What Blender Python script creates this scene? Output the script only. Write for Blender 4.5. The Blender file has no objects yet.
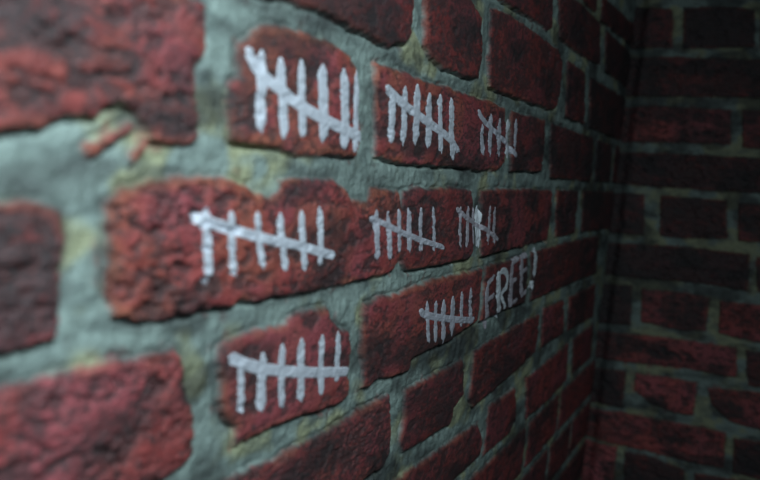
import bpy, bmesh, math, random
import numpy as np
from mathutils import Vector, Matrix

# Brick outlines on the two walls, in mm: (distance along the wall from the corner, height)
LEFT_BRICKS = {
 'A0': [(-1156.0, 69.2), (-1096.8, 79.2), (-1038.1, 76.2), (-1037.6, 69.4), (-1038.2, 60.5), (-1038.8, 51.7), (-1042.9, 45.8), (-1041.3, 33.8), (-1038.4, 20.7), (-1040.0, 16.1), (-1046.2, 13.6), (-1059.5, 12.9), (-1066.5, 14.6), (-1070.2, 21.7), (-1075.9, 26.1), (-1083.7, 28.1), (-1092.0, 26.1), (-1095.6, 21.5), (-1109.1, 20.0), (-1118.9, 14.9), (-1135.2, 12.8), (-1155.3, 11.4)],
 'A1': [(-1014.0, 63.0), (-1006.9, 67.5), (-998.2, 74.4), (-990.3, 76.9), (-963.8, 77.9), (-935.7, 77.6), (-912.8, 74.0), (-903.8, 69.5), (-897.0, 49.3), (-892.0, 25.0), (-895.4, 14.3), (-909.9, 13.7), (-927.3, 15.3), (-943.0, 12.9), (-967.5, 13.0), (-981.2, 15.5), (-992.4, 17.0), (-1009.7, 15.5), (-1015.1, 16.7), (-1016.7, 27.0), (-1018.2, 43.7), (-1010.5, 48.5), (-1012.6, 55.7)],
 'A2': [(-879.1, 75.1), (-868.3, 75.4), (-814.1, 73.0), (-744.1, 72.8), (-666.2, 73.2), (-620.6, 70.6), (-608.7, 42.0), (-608.2, 20.8), (-620.7, 12.8), (-674.8, 10.6), (-734.1, 13.3), (-783.7, 11.9), (-815.5, 12.4), (-847.3, 13.5), (-869.1, 14.7)],
 'A3': [(-602.3, 70.4), (-480.8, 71.9), (-472.2, 39.0), (-475.1, 14.0), (-583.8, 12.7)],
 'A4': [(-454.8, 70.7), (-226.2, 67.9), (-207.7, 6.8), (-434.1, 7.8)],
 'A5': [(-198.1, 66.7), (-90.1, 65.3), (-63.4, 6.7), (-180.1, 7.1)],
 'Ra': [(-1073.3, 100.9), (-1010.5, 104.7), (-837.7, 134.5), (-831.5, 110.7), (-833.8, 98.1), (-840.5, 92.3), (-859.2, 88.4), (-877.5, 89.0), (-915.3, 91.0), (-953.0, 92.1), (-989.2, 90.3), (-1033.8, 88.4), (-1072.5, 87.7)],
 'Rb': [(-821.7, 143.1), (-734.6, 147.3), (-702.1, 138.2), (-695.2, 113.0), (-695.9, 88.6), (-718.9, 86.4), (-771.6, 86.2), (-796.8, 90.4), (-807.2, 98.0), (-812.1, 121.5)],
 'Rc': [(-682.9, 149.7), (-649.3, 154.2), (-598.6, 155.5), (-535.9, 154.7), (-452.9, 152.1), (-435.1, 142.5), (-430.9, 110.9), (-440.1, 89.2), (-469.2, 85.2), (-581.1, 84.2), (-667.1, 85.4), (-678.4, 115.8)],
 'Rd': [(-409.2, 148.8), (-316.7, 146.4), (-290.9, 82.5), (-394.8, 82.8)],
 'Re': [(-286.0, 145.4), (-6.9, 146.6), (30.2, 77.0), (-259.1, 80.9)],
 'S0': [(-816.3, 181.6), (-617.9, 194.5), (-509.3, 206.4), (-490.7, 170.5), (-508.9, 164.9), (-558.1, 165.5), (-665.7, 162.8), (-796.8, 156.4)],
 'S1': [(-478.8, 213.5), (-360.1, 222.1), (-262.1, 220.9), (-234.1, 170.3), (-331.0, 163.4), (-454.4, 166.3)],
 'S2': [(-219.9, 219.5), (11.6, 220.3), (29.8, 165.9), (-197.0, 167.3)],
 'T0': [(-498.7, 260.7), (-312.0, 265.3), (-292.5, 229.0), (-462.1, 226.1)],
 'T1': [(-268.6, 256.4), (39.6, 268.6), (42.8, 235.4), (-258.0, 225.6)],
 'B0': [(-1155.0, -11.1), (-1134.7, -10.8), (-1117.2, -11.1), (-1109.1, -14.6), (-1107.3, -25.2), (-1109.1, -36.4), (-1108.7, -47.9), (-1109.2, -57.4), (-1110.4, -63.0), (-1121.7, -63.5), (-1154.4, -60.8)],
 'B1': [(-1087.8, -10.4), (-1083.0, -5.6), (-1064.3, -2.1), (-1043.3, -0.5), (-1017.3, -0.6), (-1000.0, -4.9), (-993.2, -8.4), (-981.1, -10.6), (-973.5, -6.4), (-975.0, -1.6), (-953.4, -0.8), (-919.5, -0.4), (-907.0, -6.4), (-894.9, -13.3), (-876.5, -14.9), (-872.5, -6.4), (-854.1, -6.4), (-831.0, -8.5), (-822.3, -20.8), (-818.1, -42.8), (-823.4, -58.5), (-833.5, -64.1), (-851.3, -65.8), (-898.4, -66.0), (-921.8, -67.0), (-958.4, -66.5), (-1002.5, -63.3), (-1004.7, -65.6), (-1038.7, -64.4), (-1063.5, -64.2), (-1082.4, -59.0), (-1085.4, -51.0), (-1087.9, -30.4)],
 'B2': [(-813.0, -17.3), (-796.8, -12.4), (-776.1, -6.4), (-729.8, -4.7), (-687.8, -6.4), (-676.9, -28.8), (-671.0, -60.9), (-679.1, -68.5), (-746.9, -67.7), (-785.7, -67.3), (-801.6, -67.3), (-809.7, -43.3)],
 'B3': [(-664.5, -8.2), (-615.2, -5.4), (-419.3, -6.4), (-411.7, -36.8), (-422.6, -66.9), (-473.5, -67.2), (-564.4, -68.7), (-647.8, -69.2)],
 'B4': [(-395.8, -6.4), (-282.9, -7.7), (-279.1, -40.9), (-279.3, -65.9), (-380.4, -66.9)],
 'B5': [(-252.5, -7.8), (9.3, -9.8), (30.1, -73.2), (-236.2, -66.7)],
 'C0': [(-1154.2, -76.6), (-1133.1, -77.5), (-1105.4, -77.0), (-1089.7, -77.2), (-1072.2, -79.7), (-1056.5, -81.2), (-1045.4, -79.8), (-1041.6, -88.6), (-1035.7, -106.0), (-1030.7, -117.3), (-1030.2, -134.0), (-1035.4, -138.3), (-1052.8, -140.4), (-1106.2, -140.4), (-1153.4, -141.3)],
 'C1': [(-1014.6, -84.4), (-1000.9, -81.8), (-973.5, -82.8), (-961.5, -82.1), (-952.2, -77.8), (-925.9, -78.8), (-915.7, -78.4), (-911.2, -86.0), (-900.5, -94.2), (-887.3, -98.4), (-884.6, -108.3), (-883.3, -125.5), (-881.8, -144.3), (-893.0, -146.8), (-923.1, -143.8), (-962.7, -141.0), (-989.6, -140.8), (-998.0, -140.3), (-999.7, -130.0), (-1006.6, -124.2), (-1013.8, -111.7), (-1013.1, -101.6), (-1016.2, -91.7)],
 'C2': [(-868.1, -84.5), (-848.6, -81.7), (-817.2, -82.8), (-764.4, -79.0), (-675.7, -81.6), (-636.5, -80.7), (-624.6, -113.4), (-625.3, -131.1), (-681.7, -136.1), (-720.1, -139.9), (-751.9, -138.0), (-785.9, -139.3), (-788.0, -146.8), (-813.9, -146.4), (-838.4, -142.2), (-852.8, -145.3), (-861.7, -143.1), (-863.2, -124.3), (-869.1, -104.3)],
 'C3': [(-602.0, -80.0), (-554.1, -80.1), (-497.2, -78.2), (-486.5, -108.9), (-481.3, -135.1), (-560.6, -133.8), (-586.3, -133.1)],
 'C4': [(-473.8, -77.7), (-302.9, -76.9), (-111.1, -79.5), (-93.3, -140.8), (-304.0, -137.3), (-452.5, -136.7)],
 'D0': [(-1074.7, -167.9), (-1031.8, -158.8), (-1006.0, -158.2), (-988.1, -157.5), (-965.3, -160.8), (-947.7, -160.7), (-903.2, -162.0), (-864.7, -159.4), (-835.4, -160.1), (-818.4, -157.6), (-812.8, -180.1), (-809.8, -206.3), (-821.3, -214.9), (-870.1, -215.2), (-951.9, -213.6), (-1048.4, -210.6)],
 'D1': [(-791.9, -163.5), (-756.5, -163.1), (-703.5, -163.0), (-672.3, -164.2), (-663.4, -179.5), (-660.9, -199.5), (-681.5, -206.5), (-687.7, -220.9), (-745.4, -217.0), (-785.7, -215.0), (-794.2, -207.3), (-788.9, -188.6)],
 'D2': [(-641.8, -161.8), (-584.8, -159.5), (-461.2, -158.2), (-418.2, -160.1), (-412.9, -186.2), (-422.8, -207.1), (-481.9, -213.0), (-582.9, -219.4), (-629.0, -220.8), (-642.9, -209.1), (-641.2, -184.6)],
 'D3': [(-402.2, -154.9), (-295.0, -158.0), (-279.3, -207.3), (-391.6, -206.9)],
 'D4': [(-266.0, -159.0), (-91.2, -159.1), (-77.4, -214.3), (-255.7, -208.5)],
 'E0': [(-880.0, -238.5), (-789.1, -235.4), (-709.1, -237.6), (-609.4, -241.9), (-591.2, -265.4), (-592.3, -283.5), (-629.5, -282.3), (-720.8, -284.3), (-830.4, -283.8)],
 'E1': [(-578.9, -233.4), (-489.8, -234.9), (-471.8, -278.4), (-494.9, -288.5), (-563.9, -286.3), (-582.4, -286.8), (-581.3, -268.6)],
 'E2': [(-446.8, -234.4), (-390.9, -233.1), (-239.9, -230.6), (-226.7, -287.7), (-344.4, -292.9), (-427.5, -289.9)],
 'E3': [(-209.3, -230.3), (-69.6, -229.0), (-54.1, -288.5), (-189.6, -287.0)],
}
RIGHT_BRICKS = {
 'a': [(4.3, 358.3), (-174.0, 352.9), (-215.3, 347.9), (-220.5, 306.4), (-93.2, 311.8), (-0.5, 316.3)],
 '1a': [(13.7, 300.5), (-54.6, 294.0), (-60.3, 231.7), (6.1, 233.3)],
 '1b': [(-69.5, 296.8), (-124.2, 296.9), (-174.6, 291.1), (-181.7, 233.2), (-77.1, 231.7)],
 '1c': [(-183.0, 290.9), (-236.4, 285.2), (-243.5, 228.8), (-190.4, 230.2)],
 '2': [(20.5, 216.7), (-74.2, 217.3), (-204.9, 213.5), (-211.8, 157.2), (-111.8, 154.1), (13.4, 153.6)],
 '3a': [(11.1, 133.6), (-52.6, 137.6), (-159.5, 135.2), (-164.5, 81.9), (-105.5, 79.9), (4.7, 76.6)],
 '3b': [(-176.6, 135.9), (-255.1, 136.0), (-262.3, 78.7), (-183.6, 78.3)],
 '4': [(15.8, 57.3), (-122.6, 63.2), (-223.7, 60.7), (-230.0, 9.8), (-129.4, 5.4), (10.0, 4.8)],
 '5a': [(19.7, -13.3), (-44.1, -9.1), (-51.9, -77.7), (13.7, -82.1)],
 '5b': [(-69.6, -10.1), (-170.9, -6.9), (-178.3, -69.0), (-116.3, -76.6), (-77.3, -76.4)],
 '5c': [(-187.2, -10.1), (-273.3, -9.3), (-280.4, -65.9), (-194.5, -70.3)],
 '6': [(18.5, -100.2), (-47.2, -93.6), (-140.6, -88.5), (-212.7, -90.5), (-218.2, -147.7), (-147.5, -147.2), (12.6, -153.9)],
 '6b': [(-224.3, -92.1), (-283.2, -88.9), (-290.5, -147.4), (-231.0, -147.3)],
 '7a': [(19.3, -170.8), (-42.5, -166.6), (-46.8, -233.9), (13.2, -241.1)],
 '7b': [(-59.1, -169.3), (-118.9, -165.0), (-163.5, -167.9), (-165.5, -222.6), (-126.3, -228.1), (-63.9, -225.6)],
 '7c': [(-180.2, -170.2), (-292.9, -165.9), (-300.6, -228.0), (-228.0, -227.5), (-185.0, -222.4)],
 '8': [(15.1, -255.8), (-96.9, -245.6), (-158.8, -242.4), (-212.3, -242.0), (-219.6, -290.3), (-164.4, -290.3), (-70.5, -297.8), (9.8, -303.5)],
 '8b': [(-226.9, -242.5), (-302.6, -243.5), (-309.4, -298.2), (-236.8, -299.8)],
 '9a': [(19.8, -323.7), (-49.3, -314.6), (-50.0, -380.6), (14.9, -384.9)],
 '9b': [(-66.1, -316.4), (-104.5, -311.7), (-162.3, -311.2), (-162.8, -367.6), (-130.2, -368.6), (-90.7, -360.3), (-66.2, -346.5)],
 '9c': [(-179.6, -315.9), (-226.5, -310.4), (-309.4, -298.2), (-318.3, -368.9), (-262.2, -366.8), (-218.3, -364.3), (-188.8, -342.6)],
 '10': [(13.3, -399.2), (-47.5, -388.3), (-144.8, -385.9), (-214.7, -383.8), (-218.8, -442.4), (-167.7, -447.9), (-87.5, -446.6), (9.7, -448.2)],
 '10b': [(-227.2, -389.1), (-320.2, -384.7), (-328.2, -448.0), (-232.7, -447.0)],
 '11a': [(17.6, -457.7), (-49.3, -449.4), (-50.7, -522.3), (12.5, -536.9)],
 '11b': [(-62.0, -457.0), (-104.6, -452.7), (-160.0, -462.3), (-162.9, -514.3), (-70.0, -527.6)],
 '11c': [(-175.9, -464.8), (-286.8, -451.8), (-293.8, -508.4), (-181.5, -526.2)],
}
TALLIES = {
 't1': [([(-997.3, 63.3), (-997.9, 53.1), (-994.4, 23.6)], 8.0), ([(-982.7, 61.7), (-979.3, 43.9), (-974.6, 22.2)], 7.6), ([(-963.4, 63.7), (-961.9, 45.9), (-957.5, 22.6)], 7.4), ([(-942.7, 64.3), (-940.1, 44.7), (-936.0, 21.1)], 10.1), ([(-920.0, 65.2), (-915.6, 45.3), (-912.6, 19.0)], 9.8), ([(-903.8, 66.9), (-901.7, 42.7), (-899.2, 18.0)], 6.8), ([(-1009.5, 62.2), (-1000.2, 52.0), (-983.0, 46.0), (-961.0, 38.8), (-929.6, 32.4), (-891.3, 26.1)], 6.8)],
 't2': [([(-855.7, 58.7), (-851.2, 25.3)], 9.1), ([(-838.1, 65.3), (-833.5, 26.3)], 8.4), ([(-819.1, 69.0), (-816.4, 50.9), (-813.4, 27.6)], 10.7), ([(-796.9, 65.5), (-790.5, 26.5)], 10.7), ([(-777.3, 66.8), (-773.1, 45.5), (-766.6, 22.9)], 7.9), ([(-755.6, 66.4), (-749.2, 41.5), (-741.2, 18.8)], 10.0), ([(-866.6, 61.4), (-838.4, 52.5), (-795.0, 43.8), (-755.1, 36.2), (-728.9, 25.6)], 6.5)],
 't3': [([(-681.2, 51.9), (-679.0, 40.0), (-671.0, 26.1)], 7.8), ([(-659.2, 62.6), (-659.4, 46.9), (-654.5, 26.2)], 9.3), ([(-635.8, 60.7), (-635.1, 42.8), (-626.7, 26.8)], 10.4), ([(-604.1, 62.8), (-606.8, 47.0), (-598.2, 28.0)], 13.7), ([(-588.7, 64.1), (-584.8, 48.4), (-583.7, 36.1)], 7.9), ([(-695.0, 62.5), (-683.9, 56.0), (-656.2, 49.9), (-629.8, 43.1), (-606.3, 39.2), (-574.8, 27.8)], 5.6)],
 't4': [([(-1032.7, -14.3), (-1030.9, -31.0), (-1028.2, -49.8)], 6.3), ([(-1015.3, -16.3), (-1013.0, -32.1), (-1009.7, -48.0)], 5.6), ([(-994.4, -17.2), (-992.8, -27.0), (-986.2, -47.1)], 5.4), ([(-974.7, -18.4), (-971.0, -32.1), (-965.5, -49.9)], 5.9), ([(-954.3, -17.6), (-950.6, -36.1), (-946.2, -51.8)], 5.6), ([(-935.9, -15.8), (-931.8, -32.9), (-930.2, -51.2)], 6.1), ([(-1042.0, -18.6), (-1030.1, -21.6), (-1011.7, -26.0), (-991.4, -30.9), (-956.9, -37.1), (-914.6, -46.6)], 5.5)],
 't5': [([(-865.3, -19.3), (-863.0, -33.3), (-858.3, -53.1)], 7.0), ([(-848.2, -20.8), (-844.0, -36.5), (-839.8, -54.7)], 6.7), ([(-832.1, -19.8), (-824.7, -51.3)], 6.2), ([(-816.0, -19.2), (-808.5, -52.6)], 7.1), ([(-794.8, -19.4), (-787.5, -52.4)], 5.9), ([(-771.4, -19.4), (-761.8, -54.8)], 5.6), ([(-873.1, -24.8), (-852.7, -29.2), (-831.3, -35.3), (-790.3, -44.5), (-743.2, -53.4)], 4.4)],
 't6': [([(-714.9, -20.2), (-712.6, -32.0), (-706.8, -55.5)], 5.3), ([(-696.6, -20.3), (-694.4, -34.9), (-690.8, -56.1)], 6.5), ([(-682.0, -21.4), (-679.5, -35.4), (-673.5, -53.9)], 7.3), ([(-665.4, -20.6), (-661.9, -39.6), (-657.6, -59.0)], 12.2), ([(-640.1, -21.1), (-638.3, -37.1), (-636.2, -56.9)], 6.2), ([(-625.9, -22.5), (-622.9, -41.3), (-617.5, -57.5)], 7.1), ([(-723.0, -21.6), (-700.9, -30.2), (-675.0, -36.2), (-643.4, -43.4), (-607.9, -55.0)], 4.7)],
 't7': [([(-768.2, -94.8), (-763.5, -110.9), (-756.8, -130.6)], 6.1), ([(-750.0, -97.0), (-743.1, -131.8)], 6.8), ([(-733.9, -98.0), (-725.4, -135.7)], 9.0), ([(-713.5, -97.8), (-709.9, -116.6), (-706.9, -132.5)], 10.5), ([(-693.1, -96.3), (-686.7, -128.8)], 7.0), ([(-671.2, -95.6), (-663.2, -130.2)], 7.4), ([(-781.4, -100.6), (-768.3, -106.4), (-729.3, -115.0), (-689.8, -122.8), (-655.0, -128.3)], 6.2)],
 't8': [([(-1000.7, -94.6), (-996.7, -123.0)], 5.2), ([(-982.0, -93.4), (-981.5, -109.1), (-979.4, -125.8)], 7.5), ([(-963.9, -92.1), (-963.8, -108.9), (-960.3, -129.8)], 6.4), ([(-945.5, -92.1), (-943.8, -110.4), (-941.5, -130.3)], 7.2), ([(-922.5, -94.2), (-922.3, -110.5), (-918.9, -132.2)], 6.2), ([(-903.3, -95.5), (-902.0, -111.5), (-900.6, -130.2)], 6.5), ([(-1010.3, -89.7), (-999.6, -95.5), (-982.1, -102.7), (-942.9, -113.6), (-886.5, -125.8)], 6.5)],
}
LETTERS = [
 [([(-626.0, -99.5), (-622.5, -117.5), (-611.7, -142.8)], 10.2), ([(-627.4, -100.2), (-608.3, -90.8)], 5.9), ([(-621.8, -114.3), (-602.5, -110.8)], 3.8)],
 [([(-596.2, -87.9), (-590.1, -108.5), (-578.2, -136.6)], 13.4), ([(-590.2, -88.9), (-576.0, -88.7), (-562.8, -96.0), (-562.5, -107.0), (-580.1, -114.7)], 7.6), ([(-576.4, -115.2), (-558.8, -132.9)], 5.6)],
 [([(-553.3, -82.6), (-549.8, -101.4), (-543.8, -132.3)], 11.4), ([(-553.0, -83.4), (-528.0, -79.9)], 4.2), ([(-548.8, -104.5), (-531.9, -102.5)], 4.1), ([(-544.0, -131.6), (-522.3, -125.7)], 5.7)],
 [([(-521.0, -78.6), (-515.5, -101.0), (-508.9, -125.0)], 11.4), ([(-520.5, -80.1), (-497.0, -79.0)], 3.8), ([(-516.6, -97.7), (-496.9, -94.0)], 4.5), ([(-509.2, -124.1), (-490.3, -121.3)], 4.9)],
 [([(-475.6, -72.9), (-472.1, -89.1), (-471.3, -106.1)], 13.0), ([(-477.4, -112.0), (-473.9, -121.8)], 15.5)],
]
FOCUS = .62
FSTOP = 5.0
# soot stains with a place of their own, plus shade painted into the corner: (along, height, half-width, half-height, amount)
LEFT_SPOTS = [(-1125, 50, 26, 9, .9), (-1085, 44, 16, 6, .6), (-1125, -30, 25, 18, .4), (-790, -28, 30, 26, .35), (-640, 40, 30, 20, .3), (-1008, 32, 8, 16, .6)]
LEFT_SMOKE_SHADE = [(-668, -38, 14, 30, .6), (-860, 82, 40, 5, .35), (-700, 78, 60, 5, .5), (-560, 78, 60, 5, .5), (-445, 40, 14, 40, .4),
              (-420, 120, 20, 30, .5), (-150, 60, 120, 160, .45), (-870, 0, 35, 5, .5), (-930, 3, 25, 4, .4), (-690, -144, 50, 7, .5),
              (-610, -150, 40, 8, .5), (-690, 118, 10, 30, .4), (-800, -228, 60, 10, .35), (-430, -110, 20, 30, .3), (-600, -5, 200, 300, .13), (-150, -150, 100, 60, .3), (0, -100, 60, 900, .5)]  # last entry: shade of the wall corner, put into the colour
RIGHT_SPOTS = [(-120, 265, 40, 25, .4), (-100, -275, 40, 12, .4), (-90, -358, 30, 8, .8)]
AREAS = [('daylight', (-1.30, -.32, .27), (-1.23, 0, .03), .26, .2, 4.1, (.82, .95, .98), 180)]
WORLD = (.55, .75, .85, .03)
# ---------------------------------------------------------------- noise
def _hash(ix, iy, seed):
    n = (ix.astype(np.int64) * 374761393 + iy.astype(np.int64) * 668265263 + seed * 974711) & 0xffffffff
    n = ((n ^ (n >> 13)) * 1274126177) & 0xffffffff
    n = ((n ^ (n >> 16)) * 2246822519) & 0xffffffff
    return ((n ^ (n >> 15)) & 0xffff) / 65535.0
def vnoise(x, y, seed):
    ix = np.floor(x); iy = np.floor(y); fx = x - ix; fy = y - iy
    ix = ix.astype(np.int64); iy = iy.astype(np.int64)
    u = fx * fx * fx * (fx * (fx * 6 - 15) + 10); v = fy * fy * fy * (fy * (fy * 6 - 15) + 10)
    a = _hash(ix, iy, seed); b = _hash(ix + 1, iy, seed)
    c = _hash(ix, iy + 1, seed); d = _hash(ix + 1, iy + 1, seed)
    return (a + (b - a) * u) * (1 - v) + (c + (d - c) * u) * v
def fbm(x, y, seed, octs=3, gain=.5):
    t = 0; a = 1; n = 0
    for i in range(octs):
        ca, sa = math.cos(i * .9 + .3), math.sin(i * .9 + .3)
        t = t + a * vnoise((x * ca - y * sa) * 2 ** i + i * 17.3, (x * sa + y * ca) * 2 ** i - i * 9.1, seed + i * 101)
        n += a; a *= gain
    return t / n
def sstep(a, b, x):
    t = np.clip((x - a) / (b - a), 0, 1); return t * t * (3 - 2 * t)

def poly_sd(P, x, y):
    """signed distance to a polygon, positive inside (all in mm)"""
    d = np.full(x.shape, 1e9); ins = np.zeros(x.shape, bool)
    n = len(P)
    for i in range(n):
        ax, ay = P[i]; bx, by = P[(i + 1) % n]
        ex, ey = bx - ax, by - ay
        wx, wy = x - ax, y - ay
        t = np.clip((wx * ex + wy * ey) / (ex * ex + ey * ey + 1e-9), 0, 1)
        d = np.minimum(d, (wx - t * ex) ** 2 + (wy - t * ey) ** 2)
        if ay != by:
            c = ((ay > y) != (by > y)) & (x < (bx - ax) * (y - ay) / (by - ay) + ax)
            ins ^= c
    d = np.sqrt(d)
    return np.where(ins, d, -d)

# ---------------------------------------------------------------- brick courses
def rect(a, b, lo, hi):
    return [(a, hi), (b, hi), (b, lo), (a, lo)]
def add_rows(bricks, rows, lo_end, hi_end, rng, H=118, S=245, gap=14):
    """rows: (z_low, z_high, first, last) where first..last is already laid by hand (or None)"""
    for k, (zl, zh, a, b) in enumerate(rows):
        def run(start, stop, step):
            s = start; i = k
            while (s < stop) if step > 0 else (s > stop):
                L = (S if i % 2 else H) * rng.uniform(.94, 1.06); i += 1
                e = s + step * L
                p, q = (s, e) if step > 0 else (e, s)
                bricks['x%d_%d_%d' % (k, i, step)] = rect(p, q, zl + rng.uniform(-1, 1.5), zh + rng.uniform(-1.5, 1))
                s = e + step * gap * rng.uniform(.8, 1.2)
        if a is None:
            run(lo_end + (k % 2) * 60, hi_end, 1)
        else:
            run(a - gap, lo_end, -1)
            if b is not None: run(b + gap, hi_end, 1)

rng = random.Random(4)
LEFT_BRICKS['B2'] = [(-825, -22), (-825, -8), (-800, -5)] + LEFT_BRICKS['B2'][2:-2] + [(-806, -67), (-823, -52)]
LEFT_BRICKS['C2'] = [(min(s, -641), z) for s, z in LEFT_BRICKS['C2']]
LEFT_BRICKS['C3'] = [(-632 if s < -580 else min(s, -487), z) for s, z in LEFT_BRICKS['C3']]
LEFT_BRICKS['C4'] = [(s - 9 if s < -440 else s, z) for s, z in LEFT_BRICKS['C4']]
LEFT_BRICKS['Ra'] = [(-1073, 144), (-1010, 146), (-838, 145)] + LEFT_BRICKS['Ra'][3:]
LEFT_BRICKS['S0'] = [(-816, 218), (-618, 219), (-505, 218)] + LEFT_BRICKS['S0'][3:]
LEFT_BRICKS['T0'] = [(-498, 284), (-312, 285)] + LEFT_BRICKS['T0'][2:]
LEFT_BRICKS['chipA'] = [(-1100, 10), (-1092, 14), (-1083, 19), (-1077.5, 21), (-1076, 18.5), (-1083, 14), (-1091, 9), (-1096, 7)]
LEFT_BRICKS['chipB'] = [(-1077, 8), (-1072, 15), (-1068, 15.5), (-1070, 9), (-1075, 4)]
for n in ('A0', 'B0', 'C0'):
    LEFT_BRICKS[n] = [(s - 95 if s < -1148 else s, z) for s, z in LEFT_BRICKS[n]]
def ext(lo, hi, n0, up):
    out = []; z = lo if not up else hi
    for i in range(n0):
        out.append((z + 7, z + 68, None, None) if up else (z - 68, z - 7, None, None)); z += 75 if up else -75
    return out
rows = [(13, 72, -1270, None), (88, 145, -1075, None), (165, 219, -816, None), (230, 284, -500, None),
        (-63, -10, -1265, None), (-138, -80, -1263, None), (-213, -160, -1075, None), (-285, -237, -882, None)]
rows += ext(-292, 300, 8, True) + ext(-366, 0, 9, False)
add_rows(LEFT_BRICKS, rows, -2250, 60, rng)
for n, a, b in (('Fa', -905, -672), ('Fb', -656, -425), ('Fc', -409, -262), ('Fd', -247, 30)):
    LEFT_BRICKS[n] = rect(a, b, -360, -301)
add_rows(LEFT_BRICKS, [(-360, -301, -905, None)], -2250, 60, rng)
LEFT_BRICKS['A6'] = rect(-50, 30, 7, 66)

rrows = [(233, 291, -243, None), (156, 216, -212, None), (79, 136, -262, None), (7, 60, -230, None), (-68, -9, -280, None),
         (-147, -90, -290, None), (-227, -167, -297, None), (-298, -243, -306, None), (-368, -305, -315, None),
         (-447, -386, -325, None), (-520, -456, -290, None), (310, 368, -218, None)]
rrows += ext(0, 378, 7, True) + ext(-528, 0, 7, False)
def add_right(bricks, rows):
    for k, (zl, zh, a, b) in enumerate(rows):
        s = (a - 12) if a is not None else 30 - (k % 2) * 70; i = k
        while s > -1250:
            L = (H_ if i % 2 else S_) * rng.uniform(.95, 1.05); i += 1
            bricks['y%d_%d' % (k, i)] = rect(s - L, s, zl, zh); s -= L + 12
H_, S_ = 105, 222
add_right(RIGHT_BRICKS, rrows)

# pigment of single bricks: (redness 0..1.5, soot 0..1, orange 0..1)
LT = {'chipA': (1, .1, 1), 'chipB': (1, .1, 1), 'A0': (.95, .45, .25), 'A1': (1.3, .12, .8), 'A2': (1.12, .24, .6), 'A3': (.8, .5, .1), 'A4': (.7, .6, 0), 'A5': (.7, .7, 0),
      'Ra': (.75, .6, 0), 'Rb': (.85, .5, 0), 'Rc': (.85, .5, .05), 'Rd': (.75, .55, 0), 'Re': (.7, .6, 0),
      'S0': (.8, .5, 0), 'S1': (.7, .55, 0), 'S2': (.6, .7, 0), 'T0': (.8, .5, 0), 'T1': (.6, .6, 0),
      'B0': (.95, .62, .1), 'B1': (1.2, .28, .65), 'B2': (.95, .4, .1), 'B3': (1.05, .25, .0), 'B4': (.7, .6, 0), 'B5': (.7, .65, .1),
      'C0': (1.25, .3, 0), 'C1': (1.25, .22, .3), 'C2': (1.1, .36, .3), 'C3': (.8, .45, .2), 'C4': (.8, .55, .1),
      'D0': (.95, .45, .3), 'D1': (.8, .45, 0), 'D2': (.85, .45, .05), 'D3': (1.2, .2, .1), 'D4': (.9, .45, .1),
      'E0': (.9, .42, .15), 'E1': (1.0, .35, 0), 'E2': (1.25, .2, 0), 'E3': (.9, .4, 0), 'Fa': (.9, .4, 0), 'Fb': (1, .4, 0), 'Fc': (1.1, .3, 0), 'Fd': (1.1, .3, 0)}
RT = {'1a': (.8, .5, 0), '1b': (.5, .85, 0), '2': (.8, .55, 0), '3a': (1.6, .25, 0), '3b': (1, .5, 0), '4': (.7, .65, 0),
      '5a': (.8, .55, 0), '5b': (.6, .7, 0), '5c': (.9, .5, 0), '6': (.6, .7, 0), '6b': (.8, .6, 0), '7a': (.6, .7, 0),
      '7b': (1.4, .4, 0), '7c': (1.5, .35, 0), '8': (1.6, .38, .1), '8b': (.8, .6, 0), '9a': (.7, .6, 0), '9b': (2.0, .15, .1),
      '9c': (1.5, .5, .1), '10': (1.6, .35, .1), '10b': (.7, .6, 0), '11a': (2.3, .0, .2), '11b': (.6, .65, 0), '11c': (.7, .6, 0)}

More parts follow.
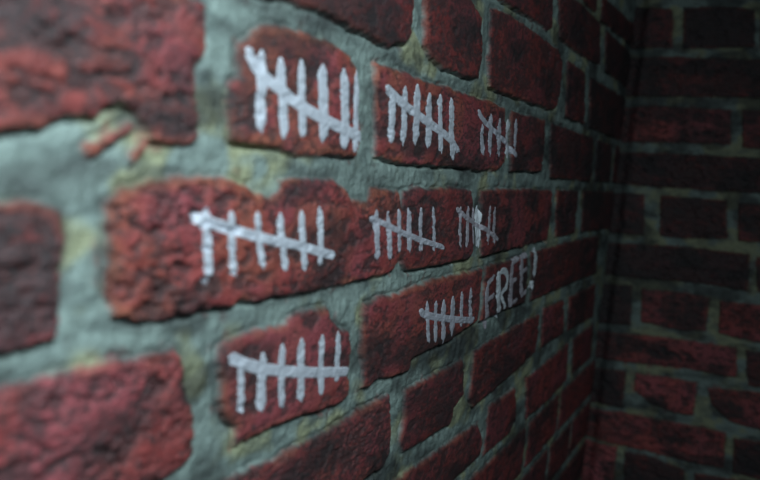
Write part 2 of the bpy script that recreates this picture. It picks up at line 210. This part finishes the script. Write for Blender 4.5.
def wall_fields(s, z, bricks, tones, seed, recess, spots=(), relief=1.0, ochb=0.0, smoke_shades=(), bias=0.0):
    """s, z: 1-D coordinates in mm. Returns height (mm, 0 = brick face) and pigment masks."""
    X, Z = np.meshgrid(s, z)
    wx = X + 1.7 * (fbm(X / 14, Z / 14, seed + 1, 3) - .5) * 2 + 1.3 * (vnoise(X / 3.5, Z / 3.5, seed + 5) - .5)
    wz = Z + 1.7 * (fbm(X / 18, Z / 13, seed + 2, 3) - .5) * 2 + 1.2 * (vnoise(X / 3.2, Z / 3.2, seed + 6) - .5)
    sd = np.full(X.shape, -60.0)
    red = np.full(X.shape, .9); soot = np.full(X.shape, .45); orange = np.zeros(X.shape); rough = np.full(X.shape, .5)
    r2 = random.Random(seed)
    top = np.full(X.shape, 20.0)
    for n, P in bricks.items():
        t = tones.get(n) or (r2.uniform(.7, 1.1), r2.uniform(.3, .65), r2.uniform(0, .15))
        rg = r2.uniform(.25, 1)
        x0 = min(p[0] for p in P) - 14; x1 = max(p[0] for p in P) + 14
        z0 = min(p[1] for p in P) - 14; z1 = max(p[1] for p in P) + 14
        i0, i1 = np.searchsorted(s, [x0, x1]); j0, j1 = np.searchsorted(z, [z0, z1])
        if i1 - i0 < 2 or j1 - j0 < 2: continue
        sl = (slice(j0, j1), slice(i0, i1))
        d = poly_sd(P, wx[sl], wz[sl]) + .5
        m = d > sd[sl]
        sd[sl] = np.where(m, d, sd[sl])
        red[sl] = np.where(m, t[0], red[sl]); soot[sl] = np.where(m, t[1], soot[sl])
        orange[sl] = np.where(m, t[2], orange[sl]); rough[sl] = np.where(m, rg, rough[sl])
    brick = sstep(-1.3, 1.6, sd + 2.2 * (fbm(X / 6, Z / 6, seed + 8, 3) - .5))
    prot = sstep(-1.6, 2.2, sd)
    # brick face: slow swell, bedding strata, pits
    swell = (fbm(X / 45, Z / 30, seed + 11, 3) - .5) * 2.6
    wob = fbm(X / 22, Z / 22, seed + 12, 2) * 9
    strata = np.abs(fbm((X + wob) / 20 + Z / 40, (Z + wob + X * .12) / 7.0, seed + 13, 4, .55) - .5) * 2
    cracks = sstep(.14, .0, strata) * sstep(.38, .6, fbm(X / 24, Z / 12, seed + 17, 2))
    pitn = fbm(X / 8.5, Z / 5.2, seed + 14, 3)
    pits = sstep(.56, .72, pitn)
    big = sstep(.66, .78, fbm(X / 17, Z / 10, seed + 15, 2))
    grain = (fbm(X / 2.6, Z / 2.2, seed + 16, 2) - .5)
    face = swell * .6 + (strata - .3) * 1.15 * (.3 + rough) - cracks * 1.3 * (.3 + rough) - pits * 1.4 * (.35 + rough) - big * 1.7 + grain * .8
    face *= relief if np.isscalar(relief) else relief[None, :]
    face += (fbm(X / 1.9, Z / 1.7, seed + 18, 2) - .5) * .55
    face -= face[sd > 3].mean() + .2
    face -= 1.1 * np.exp(-np.maximum(sd, 0) / 3.2)
    # mortar
    recess = recess if np.isscalar(recess) else recess[None, :]
    mort = -recess + (fbm(X / 26, Z / 14, seed + 21, 3) - .5) * 2.2 + (fbm(X / 6.5, Z / 7.5, seed + 22, 4) - .5) * 2.6 \
        + (vnoise(X / 3.0, Z / 11, seed + 24) - .5) * .55
    mort -= sstep(-4.0, -.4, sd) * 1.3 * sstep(.25, .5, fbm(X / 30, Z / 30, seed + 23, 2))
    # the mortar has shrunk away from the underside of the bricks
    above = np.zeros_like(sd); kk = np.clip(np.searchsorted(z, z + 2.2), 0, len(z) - 1); above = sd[kk, :]
    kk = np.clip(np.searchsorted(z, z + 5.5), 0, len(z) - 1); above = np.minimum(above, sd[kk, :] - 1.5)
    under = sstep(.6, -.2, sd) * sstep(-.2, .9, above)
    crack = np.exp(-((sd + .5) / .7) ** 2) * sstep(.38, .6, fbm(X / 24, Z / 24, seed + 25, 2)) * .6 + under * 2.2 * sstep(.30, .5, fbm(X / 40, Z / 40, seed + 26, 2))
    h = mort * (1 - prot) + face * prot - crack * 1.3
    h = h + (bias if np.isscalar(bias) else bias[None, :]) - 9 * sstep(-19, -3, X)
    # pigment masks: soot lies in pits, cracks and in broad patches
    patch = fbm(X / 34, Z / 16, seed + 31, 4)
    fine = fbm(X / 3.6 + Z / 9, Z / 2.2, seed + 32, 3)
    g = sstep(1.07 - soot, 1.25 - soot, patch * .68 + fine * .58) * .85
    g = np.maximum(g, np.maximum(cracks * (.5 + .5 * rough), np.maximum(pits * .8, big * .9)))
    g = np.maximum(g, sstep(3.0, .3, sd) * .55 * sstep(.4, .6, fbm(X / 14, Z / 14, seed + 33, 2)) * (sd > 0))
    for (cx, cz, rx, rz, a) in spots:
        e = ((X - cx) / rx) ** 2 + ((Z - cz) / rz) ** 2
        g = np.clip(g + a * np.exp(-e) * (.6 + .8 * fine), 0, 1)
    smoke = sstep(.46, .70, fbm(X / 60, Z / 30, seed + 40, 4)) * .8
    for (cx, cz, rx, rz, a) in smoke_shades:
        smoke = np.clip(smoke + a * np.exp(-(((X - cx) / rx) ** 2 + ((Z - cz) / rz) ** 2)), 0, .92)  # sooty smudges and the painted corner shade
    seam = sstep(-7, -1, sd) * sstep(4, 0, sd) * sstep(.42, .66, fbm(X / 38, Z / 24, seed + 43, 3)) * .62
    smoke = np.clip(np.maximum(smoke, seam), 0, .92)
    specks = sstep(.57, .66, fbm(X / 2.4, Z / 1.8, seed + 41, 2)) * sstep(.36, .52, fbm(X / 45, Z / 30, seed + 42, 2))
    g = np.maximum(g, np.maximum(specks * .85, 0))
    rim = sstep(6.5, 1.0, sd) * (sd > -1) * sstep(.36, .58, fbm(X / 20, Z / 20, seed + 34, 2))
    o = np.clip(orange * sstep(.35, .7, fbm(X / 28, Z / 20, seed + 35, 3)) * 1.0 + rim * (.45 + .7 * orange), 0, 1)
    g = g * (1 - rim * .6)
    och = sstep(.52 - ochb, .72 - ochb, fbm(X / 33, Z / 26, seed + 36, 3))
    stain = sstep(.45, .75, fbm(X / 22, Z / 9, seed + 37, 4))
    smear = sstep(.66, .8, fbm(X / 9, Z / 13, seed + 38, 3)) * sstep(-9, -1.5, sd)      # brick colour dragged onto the mortar
    return X, Z, h, dict(brick=np.maximum(brick, smear * .55), red=red, soot=g, orange=o, ochre=och, stain=stain, smoke=smoke)  # smoke holds sooty smudges and the painted corner shade

def make_wall(name, s, z, fields, place, back, mat):
    X, Z, h, masks = fields
    nz, ns = X.shape
    P = place(X.ravel() / 1000, Z.ravel() / 1000, h.ravel() / 1000)
    corners = place(np.array([s[0], s[-1], s[-1], s[0]]) / 1000, np.array([z[0], z[0], z[-1], z[-1]]) / 1000, np.full(4, -back))
    V = np.vstack([P, corners]).astype(np.float32)
    idx = np.arange(nz * ns).reshape(nz, ns)
    q = np.stack([idx[:-1, :-1], idx[:-1, 1:], idx[1:, 1:], idx[1:, :-1]], -1).reshape(-1, 4)
    b = nz * ns
    loops = [list(idx[0, ::-1]) + [b, b + 1], list(idx[::-1, -1]) + [b + 1, b + 2], list(idx[-1, :]) + [b + 2, b + 3], list(idx[:, 0]) + [b + 3, b], [b + 1, b, b + 3, b + 2]]
    tot = np.concatenate([q.ravel()] + [np.array(l) for l in loops]).astype(np.int32)
    cnt = np.concatenate([np.full(len(q), 4), [len(l) for l in loops]]).astype(np.int32)
    me = bpy.data.meshes.new(name)
    me.vertices.add(len(V)); me.vertices.foreach_set('co', V.ravel())
    me.loops.add(len(tot)); me.loops.foreach_set('vertex_index', tot)
    me.polygons.add(len(cnt)); me.polygons.foreach_set('loop_start', np.concatenate([[0], np.cumsum(cnt)[:-1]]).astype(np.int32))
    me.polygons.foreach_set('loop_total', cnt)
    me.update(calc_edges=True); me.validate()
    sm = np.zeros(len(me.polygons), bool); sm[:len(q)] = True
    me.polygons.foreach_set('use_smooth', sm)
    for k, a in masks.items():
        at = me.attributes.new(k, 'FLOAT', 'POINT')
        at.data.foreach_set('value', np.concatenate([a.ravel(), np.zeros(4)]).astype(np.float32))
    me.materials.append(mat)
    ob = bpy.data.objects.new(name, me); bpy.context.scene.collection.objects.link(ob)
    ob['kind'] = 'structure'
    return ob

# ---------------------------------------------------------------- materials
class NT:
    def __init__(self, name):
        self.m = bpy.data.materials.new(name); self.m.use_nodes = True
        self.t = self.m.node_tree; self.t.nodes.clear()
        self.out = self.t.nodes.new('ShaderNodeOutputMaterial'); self.b = self.t.nodes.new('ShaderNodeBsdfPrincipled')
        self.t.links.new(self.b.outputs[0], self.out.inputs[0])
    def n(self, kind, **kw):
        o = self.t.nodes.new(kind)
        for k, v in kw.items(): setattr(o, k, v)
        return o
    def set(self, sock, v):
        if isinstance(v, bpy.types.NodeSocket): self.t.links.new(v, sock)
        else: sock.default_value = v
    def attr(self, name):
        return self.n('ShaderNodeAttribute', attribute_name=name).outputs['Fac']
    def mix(self, f, a, b, mode='MIX'):
        o = self.n('ShaderNodeMix', data_type='RGBA', blend_type=mode)
        self.set(o.inputs[0], f); self.set(o.inputs[6], a); self.set(o.inputs[7], b); return o.outputs[2]
    def math(self, op, a, b=0.0, clamp=False):
        o = self.n('ShaderNodeMath', operation=op, use_clamp=clamp); self.set(o.inputs[0], a); self.set(o.inputs[1], b); return o.outputs[0]
    def noise(self, scale, detail=3, rough=.6, vec=None):
        o = self.n('ShaderNodeTexNoise'); o.inputs['Scale'].default_value = scale; o.inputs['Detail'].default_value = detail
        o.inputs['Roughness'].default_value = rough
        if vec is None:
            if not hasattr(self, 'tc'): self.tc = self.n('ShaderNodeTexCoord').outputs['Object']
            vec = self.tc
        self.t.links.new(vec, o.inputs['Vector']); return o.outputs['Fac']
    def ramp(self, f, a, b):
        o = self.n('ShaderNodeMapRange', interpolation_type='SMOOTHSTEP'); self.set(o.inputs[0], f)
        o.inputs[1].default_value = a; o.inputs[2].default_value = b; return o.outputs[0]
def c(r, g, b): return (r, g, b, 1)

def brick_material(name, mort=(.31, .415, .395), och=(.48, .50, .27)):
    M = NT(name)
    fine = M.noise(520, 4, .7); mid = M.noise(70, 4, .6); broad = M.noise(14, 3, .5)
    red = M.mix(M.ramp(mid, .35, .7), c(.36, .076, .074), c(.23, .040, .042))
    red = M.mix(M.ramp(broad, .4, .65), red, c(.31, .074, .090))
    red = M.mix(1.0, red, M.n('ShaderNodeCombineColor').outputs[0], 'MULTIPLY')
    cmb = red.node.inputs[7].links[0].from_node
    for i in range(3): M.set(cmb.inputs[i], M.attr('red'))
    red = M.mix(M.math('MULTIPLY', M.attr('orange'), .9), red, M.mix(M.ramp(mid, .3, .7), c(.46, .165, .105), c(.34, .085, .055)))
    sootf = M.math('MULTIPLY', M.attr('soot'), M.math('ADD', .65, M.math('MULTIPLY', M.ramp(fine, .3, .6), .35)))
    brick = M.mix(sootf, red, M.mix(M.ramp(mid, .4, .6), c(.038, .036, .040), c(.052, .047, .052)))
    brick = M.mix(M.ramp(fine, .57, .68), brick, M.mix(.72, brick, c(.015, .012, .014)))
    brick = M.mix(M.math('MULTIPLY', M.ramp(fine, .42, .32), .35), brick, c(.42, .15, .13))
    m = M.mix(M.math('MULTIPLY', M.attr('ochre'), .72), c(*mort), c(*och))
    m = M.mix(M.math('MULTIPLY', M.attr('stain'), .55), m, c(.12, .165, .165))
    m = M.mix(M.ramp(fine, .5, .75), m, M.mix(.6, m, c(.10, .13, .12)))
    col = M.mix(M.attr('brick'), m, brick)
    col = M.mix(M.math('MULTIPLY', M.attr('smoke'), M.math('ADD', .55, M.math('MULTIPLY', mid, .6))), col, c(.030, .032, .036))  # sooty smudges and the painted corner shade darken the colour
    M.set(M.b.inputs['Base Color'], col)
    M.set(M.b.inputs['Roughness'], M.math('ADD', .42, M.math('MULTIPLY', fine, .3)))
    M.b.inputs['Specular IOR Level'].default_value = .5
    bp = M.n('ShaderNodeBump'); bp.inputs['Strength'].default_value = .8; bp.inputs['Distance'].default_value = .0018
    M.set(bp.inputs['Height'], M.math('ADD', fine, M.math('MULTIPLY', M.noise(900, 2, .6), .5))); M.t.links.new(bp.outputs[0], M.b.inputs['Normal'])
    return M.m

def paint_material(name, col, thin, cover, rough=.38):
    M = NT(name)
    streak = M.noise(260, 3, .7); fine = M.noise(900, 3, .7)
    m = M.mix(M.ramp(M.math('ADD', M.math('MULTIPLY', streak, .6), M.math('MULTIPLY', fine, .4)), cover, cover + .16), c(*col), c(*thin))
    M.set(M.b.inputs['Base Color'], m); M.b.inputs['Roughness'].default_value = rough
    M.b.inputs['Specular IOR Level'].default_value = .5
    bp = M.n('ShaderNodeBump'); bp.inputs['Strength'].default_value = .6; bp.inputs['Distance'].default_value = .0005
    M.set(bp.inputs['Height'], streak); M.t.links.new(bp.outputs[0], M.b.inputs['Normal'])
    return M.m

# ---------------------------------------------------------------- build the walls
def axis(*segs):
    out = [segs[0][0]]
    for a, b, d in segs:
        n = max(1, round((b - a) / d)); out += list(a + (b - a) * np.arange(1, n + 1) / n)
    return np.array(out, float)
ls = axis((-2200, -1180, 4.5), (-1180, -800, .8), (-800, 12, 1.7))
lz = axis((-1000, -560, 4.5), (-560, -200, 1.5), (-200, 120, .8), (120, 330, 1.3), (330, 800, 4.5))
rs = axis((-1200, -330, 4.5), (-330, 12, 1.2))
rz = axis((-1000, -560, 4.5), (-560, 350, 1.2), (350, 800, 4.5))
wall_mat = brick_material('painted_brick')
LSP = LEFT_SPOTS; RSP = RIGHT_SPOTS
LF = wall_fields(ls, lz, LEFT_BRICKS, LT, 7, np.interp(ls, [-1000, -700, -300], [3.4, 2.6, 2.0]), LSP, np.interp(ls, [-1040, -985, -700, -500], [1.1, .42, .34, .6]), 0, LEFT_SMOKE_SHADE, np.interp(ls, [-1050, -900, -600], [1.2, .7, .3]))
RF = wall_fields(rs, rz, RIGHT_BRICKS, RT, 77, 3.0, RSP, 1.35, .1, [(-100, -50, 400, 600, .38), (-80, 170, 120, 130, .16), (0, -100, 24, 900, .5)])  # darkening laid over the whole wall, plus corner shade painted in
wall_left = make_wall('wall_left', ls, lz, LF, lambda a, b, h: np.stack([a, -h, b], 1), .1, wall_mat)
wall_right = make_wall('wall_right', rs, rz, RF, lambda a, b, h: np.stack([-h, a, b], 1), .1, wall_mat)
# outward normals: left faces -Y, right faces -X
for w, ax, sg in ((wall_left, 1, -1), (wall_right, 0, -1)):
    if w.data.polygons[len(w.data.polygons) // 2].normal[ax] * sg < 0: w.data.flip_normals()

# ---------------------------------------------------------------- brushed paint
LH = LF[2]
def height_at(s, z):
    i = np.clip(np.searchsorted(ls, s) - 1, 0, len(ls) - 2); j = np.clip(np.searchsorted(lz, z) - 1, 0, len(lz) - 2)
    u = (s - ls[i]) / (ls[i + 1] - ls[i]); v = (z - lz[j]) / (lz[j + 1] - lz[j])
    return (LH[j, i] * (1 - u) + LH[j, i + 1] * u) * (1 - v) + (LH[j + 1, i] * (1 - u) + LH[j + 1, i + 1] * u) * v

def brush(name, pts, width, seed, mat, parent, lift=.35, ends=(.5, .25)):
    P = np.array(pts, float)
    for _ in range(2):                                    # round off the corners of the path
        if len(P) > 2:
            Q = [P[0]]
            for i in range(len(P) - 1):
                Q += [P[i] * .75 + P[i + 1] * .25, P[i] * .25 + P[i + 1] * .75]
            Q.append(P[-1]); P = np.array(Q)
    seg = np.hypot(*np.diff(P, axis=0).T); L = np.r_[0, np.cumsum(seg)]
    n = max(12, int(L[-1] / .5)); t = np.linspace(0, L[-1], n)
    cx = np.interp(t, L, P[:, 0]); cz = np.interp(t, L, P[:, 1])
    tx = np.gradient(cx); tz = np.gradient(cz); ll = np.hypot(tx, tz); tx /= ll; tz /= ll
    m = 15; u = np.linspace(-1, 1, m)
    T = t / L[-1]
    e0 = min(.45, ends[0] * width * 1.6 / L[-1]); e1 = min(.45, ends[1] * width * 1.6 / L[-1])
    w = width / 2 * np.sqrt(np.clip(T / e0, .04, 1)) * np.sqrt(np.clip((1 - T) / e1, .04, 1))
    z0 = np.zeros(n) + seed * 3.7
    side = [1.08 + .11 * (fbm(t / 7, z0 + k * 50, 900 + seed, 3) - .5) * 2 for k in (0, 1)]
    U, _ = np.meshgrid(u, t)
    off = np.where(U > 0, U * (w * side[0])[:, None], U * (w * side[1])[:, None])
    rag = 1 + .0 * U
    S = cx[:, None] - tz[:, None] * off * rag; Zz = cz[:, None] + tx[:, None] * off
    # ragged dry tips: the last bristles end at different lengths
    tip = (fbm(u[None, :] * 3 + seed, z0[:m][None, :] * 0 + 5.5, 300 + seed, 2) - .5) * 2.2
    S += tx[:, None] * tip * (T[:, None] ** 6) * width * .45; Zz += tz[:, None] * tip * (T[:, None] ** 6) * width * .45
    hh = height_at(S.ravel(), Zz.ravel()).reshape(S.shape)
    ridge = .10 * np.sin(U * 11 + fbm(t / 9, z0, 70 + seed, 2)[:, None] * 3)
    th = lift * np.sqrt(np.clip(1 - U ** 2, 0, 1)) + ridge * (1 - U ** 2)
    th[0] *= .2; th[-1] *= .2
    edge = (np.abs(U) > .99); th = np.where(edge, -.25, th)
    topv = np.stack([S.ravel(), -(hh + th).ravel(), Zz.ravel()], 1) / 1000
    base = np.stack([S.ravel(), -(hh - .35).ravel(), Zz.ravel()], 1) / 1000
    N = n * m; idx = np.arange(N).reshape(n, m)
    F = [(int(idx[i, j]), int(idx[i + 1, j]), int(idx[i + 1, j + 1]), int(idx[i, j + 1])) for i in range(n - 1) for j in range(m - 1)]
    B = [(a + N, d + N, cc + N, b + N) for a, b, cc, d in F]
    ring = list(idx[:, 0]) + list(idx[-1, 1:]) + list(idx[-2::-1, -1]) + list(idx[0, -2:0:-1])
    R = [(int(ring[k]), int(ring[k] + N), int(ring[(k + 1) % len(ring)] + N), int(ring[(k + 1) % len(ring)])) for k in range(len(ring))]
    me = bpy.data.meshes.new(name)
    org = np.array(parent.location)
    me.from_pydata((np.vstack([topv, base]) - org).tolist(), [], F + B + R)
    bm = bmesh.new(); bm.from_mesh(me); bmesh.ops.recalc_face_normals(bm, faces=bm.faces); bm.to_mesh(me); bm.free()
    for p in me.polygons: p.use_smooth = True
    me.materials.append(mat)
    ob = bpy.data.objects.new(name, me); bpy.context.scene.collection.objects.link(ob); ob.parent = parent
    return ob

def holder(name, pts, label, cat, group=None):
    A = np.array(pts); o = bpy.data.objects.new(name, None); o.empty_display_size = .02
    o.location = (float(A[:, 0].mean()) / 1000, 0, float(A[:, 1].min()) / 1000)
    bpy.context.scene.collection.objects.link(o)
    o['label'] = label; o['category'] = cat
    if group: o['group'] = group
    return o

thick = paint_material('white_paint', (.60, .66, .76), (.42, .44, .52), .60)
medium = paint_material('worn_white_paint', (.50, .53, .62), (.30, .24, .28), .55)
thin = paint_material('thin_white_paint', (.46, .46, .53), (.26, .17, .20), .50, .3)
edge_lit = paint_material('edge_lit_white_paint', (.72, .80, .88), (.56, .62, .70), .60, .25)  # lighter copy of the white paint: light on brick edges put into colour
LABELS = {
 't1': ('large white tally mark on the short upper left brick, slash sloping down to the right', thick),
 't2': ('bold white tally mark on the orange-topped upper brick, left of a smaller tally', thick),
 't3': ('small faded white tally mark at right end of the orange-topped upper brick', medium),
 't4': ('widest white tally mark, on the left half of the long middle brick', thick),
 't5': ('narrow white tally mark crossing the joint at the right end of the long middle brick', medium),
 't6': ('smallest thin-stroked white tally mark, crossing the joint above the FREE lettering', thin),
 't7': ('small grey-white tally mark on the brick just left of the FREE lettering', medium),
 't8': ('bottommost white tally mark, thick level slash on the short lower left brick', thick)}
LETTERS[4] = [([(s + 7, z) for s, z in pts], w) for pts, w in LETTERS[4]]
sd = 0
for k, strokes in TALLIES.items():
    lab, mat = LABELS[k]
    o = holder('tally_mark', [p for st in strokes for p in st[0]], lab, 'tally mark', 'painted tally marks on the left wall')
    for i, (pts, w) in enumerate(strokes):
        sd += 1; last = i == len(strokes) - 1; hot = (k, i) in (('t3', 3), ('t6', 3))
        st = brush('slash' if last else 'stroke', pts, w, sd, edge_lit if hot else mat, o, .5 if last else .34, (.4, .25) if last else (.5, .25))
        if hot: st['label'] = 'white stroke with its edge-lit highlight painted in'
o = holder('painted_word', [p for L_ in LETTERS for st in L_ for p in st[0]], 'faded white hand-painted word FREE! slanting across the brick near the corner', 'lettering')
for nm, L_ in zip(('letter_f', 'letter_r', 'letter_e', 'letter_e', 'exclamation_mark'), LETTERS):
    # each letter is one mesh: brush its strokes, then merge them
    parts = []
    for q_, (pts, w) in enumerate(L_):
        sd += 1; parts.append(brush(nm, pts, max(w * .95, 5.6), sd, edge_lit if (nm == 'letter_r' and q_ == 0) or nm[:2] == 'ex' else thin, o, .36, (.3, .3)))  # R stem and exclamation mark take the painted edge highlight
    if len(parts) > 1:
        mats = []
        for p in parts:
            if p.data.materials[0] not in mats: mats.append(p.data.materials[0])
        bm = bmesh.new()
        for p in parts:
            k0 = len(bm.faces); bm.from_mesh(p.data); bm.faces.ensure_lookup_table()
            for f in bm.faces[k0:]: f.material_index = mats.index(p.data.materials[0])
        bm.to_mesh(parts[0].data); bm.free()
        parts[0].data.materials.clear()
        for q_ in mats: parts[0].data.materials.append(q_)
        for p in parts[1:]:
            d = p.data; bpy.data.objects.remove(p); bpy.data.meshes.remove(d)

# ---------------------------------------------------------------- camera
cam = bpy.data.cameras.new('camera'); co = bpy.data.objects.new('camera', cam); bpy.context.scene.collection.objects.link(co)
R_ = Vector((0.47075899, -0.87867071, 0.07952202)); U_ = Vector((0.06036479, 0.1220015, 0.99069255)); F_ = Vector((0.88019434, 0.46157709, -0.11047407))
co.matrix_world = Matrix(((R_.x, U_.x, -F_.x, -1.29254), (R_.y, U_.y, -F_.y, -.22915), (R_.z, U_.z, -F_.z, .01435), (0, 0, 0, 1)))
cam.sensor_width = 36; cam.lens = 36 * 728.84 / 760; cam.clip_start = .01
cam.dof.use_dof = True; cam.dof.focus_distance = FOCUS; cam.dof.aperture_fstop = FSTOP
bpy.context.scene.camera = co

# ---------------------------------------------------------------- light
def area(name, loc, target, size, size_y, power, col, spread=180):
    l = bpy.data.lights.new(name, 'AREA'); l.shape = 'RECTANGLE'; l.size = size; l.size_y = size_y; l.energy = power; l.color = col; l.spread = math.radians(spread)
    ob = bpy.data.objects.new(name, l); bpy.context.scene.collection.objects.link(ob); ob.location = loc
    ob.rotation_euler = (Vector(target) - Vector(loc)).to_track_quat('-Z', 'Y').to_euler(); return ob
for a in AREAS: area(*a)
w = bpy.data.worlds.new('world'); bpy.context.scene.world = w; w.use_nodes = True
bg = w.node_tree.nodes['Background']; bg.inputs[0].default_value = (*WORLD[:3], 1); bg.inputs[1].default_value = WORLD[3]
vs = bpy.context.scene.view_settings; vs.view_transform = 'Standard'; vs.look = 'None'; vs.gamma = 1; vs.exposure = 0
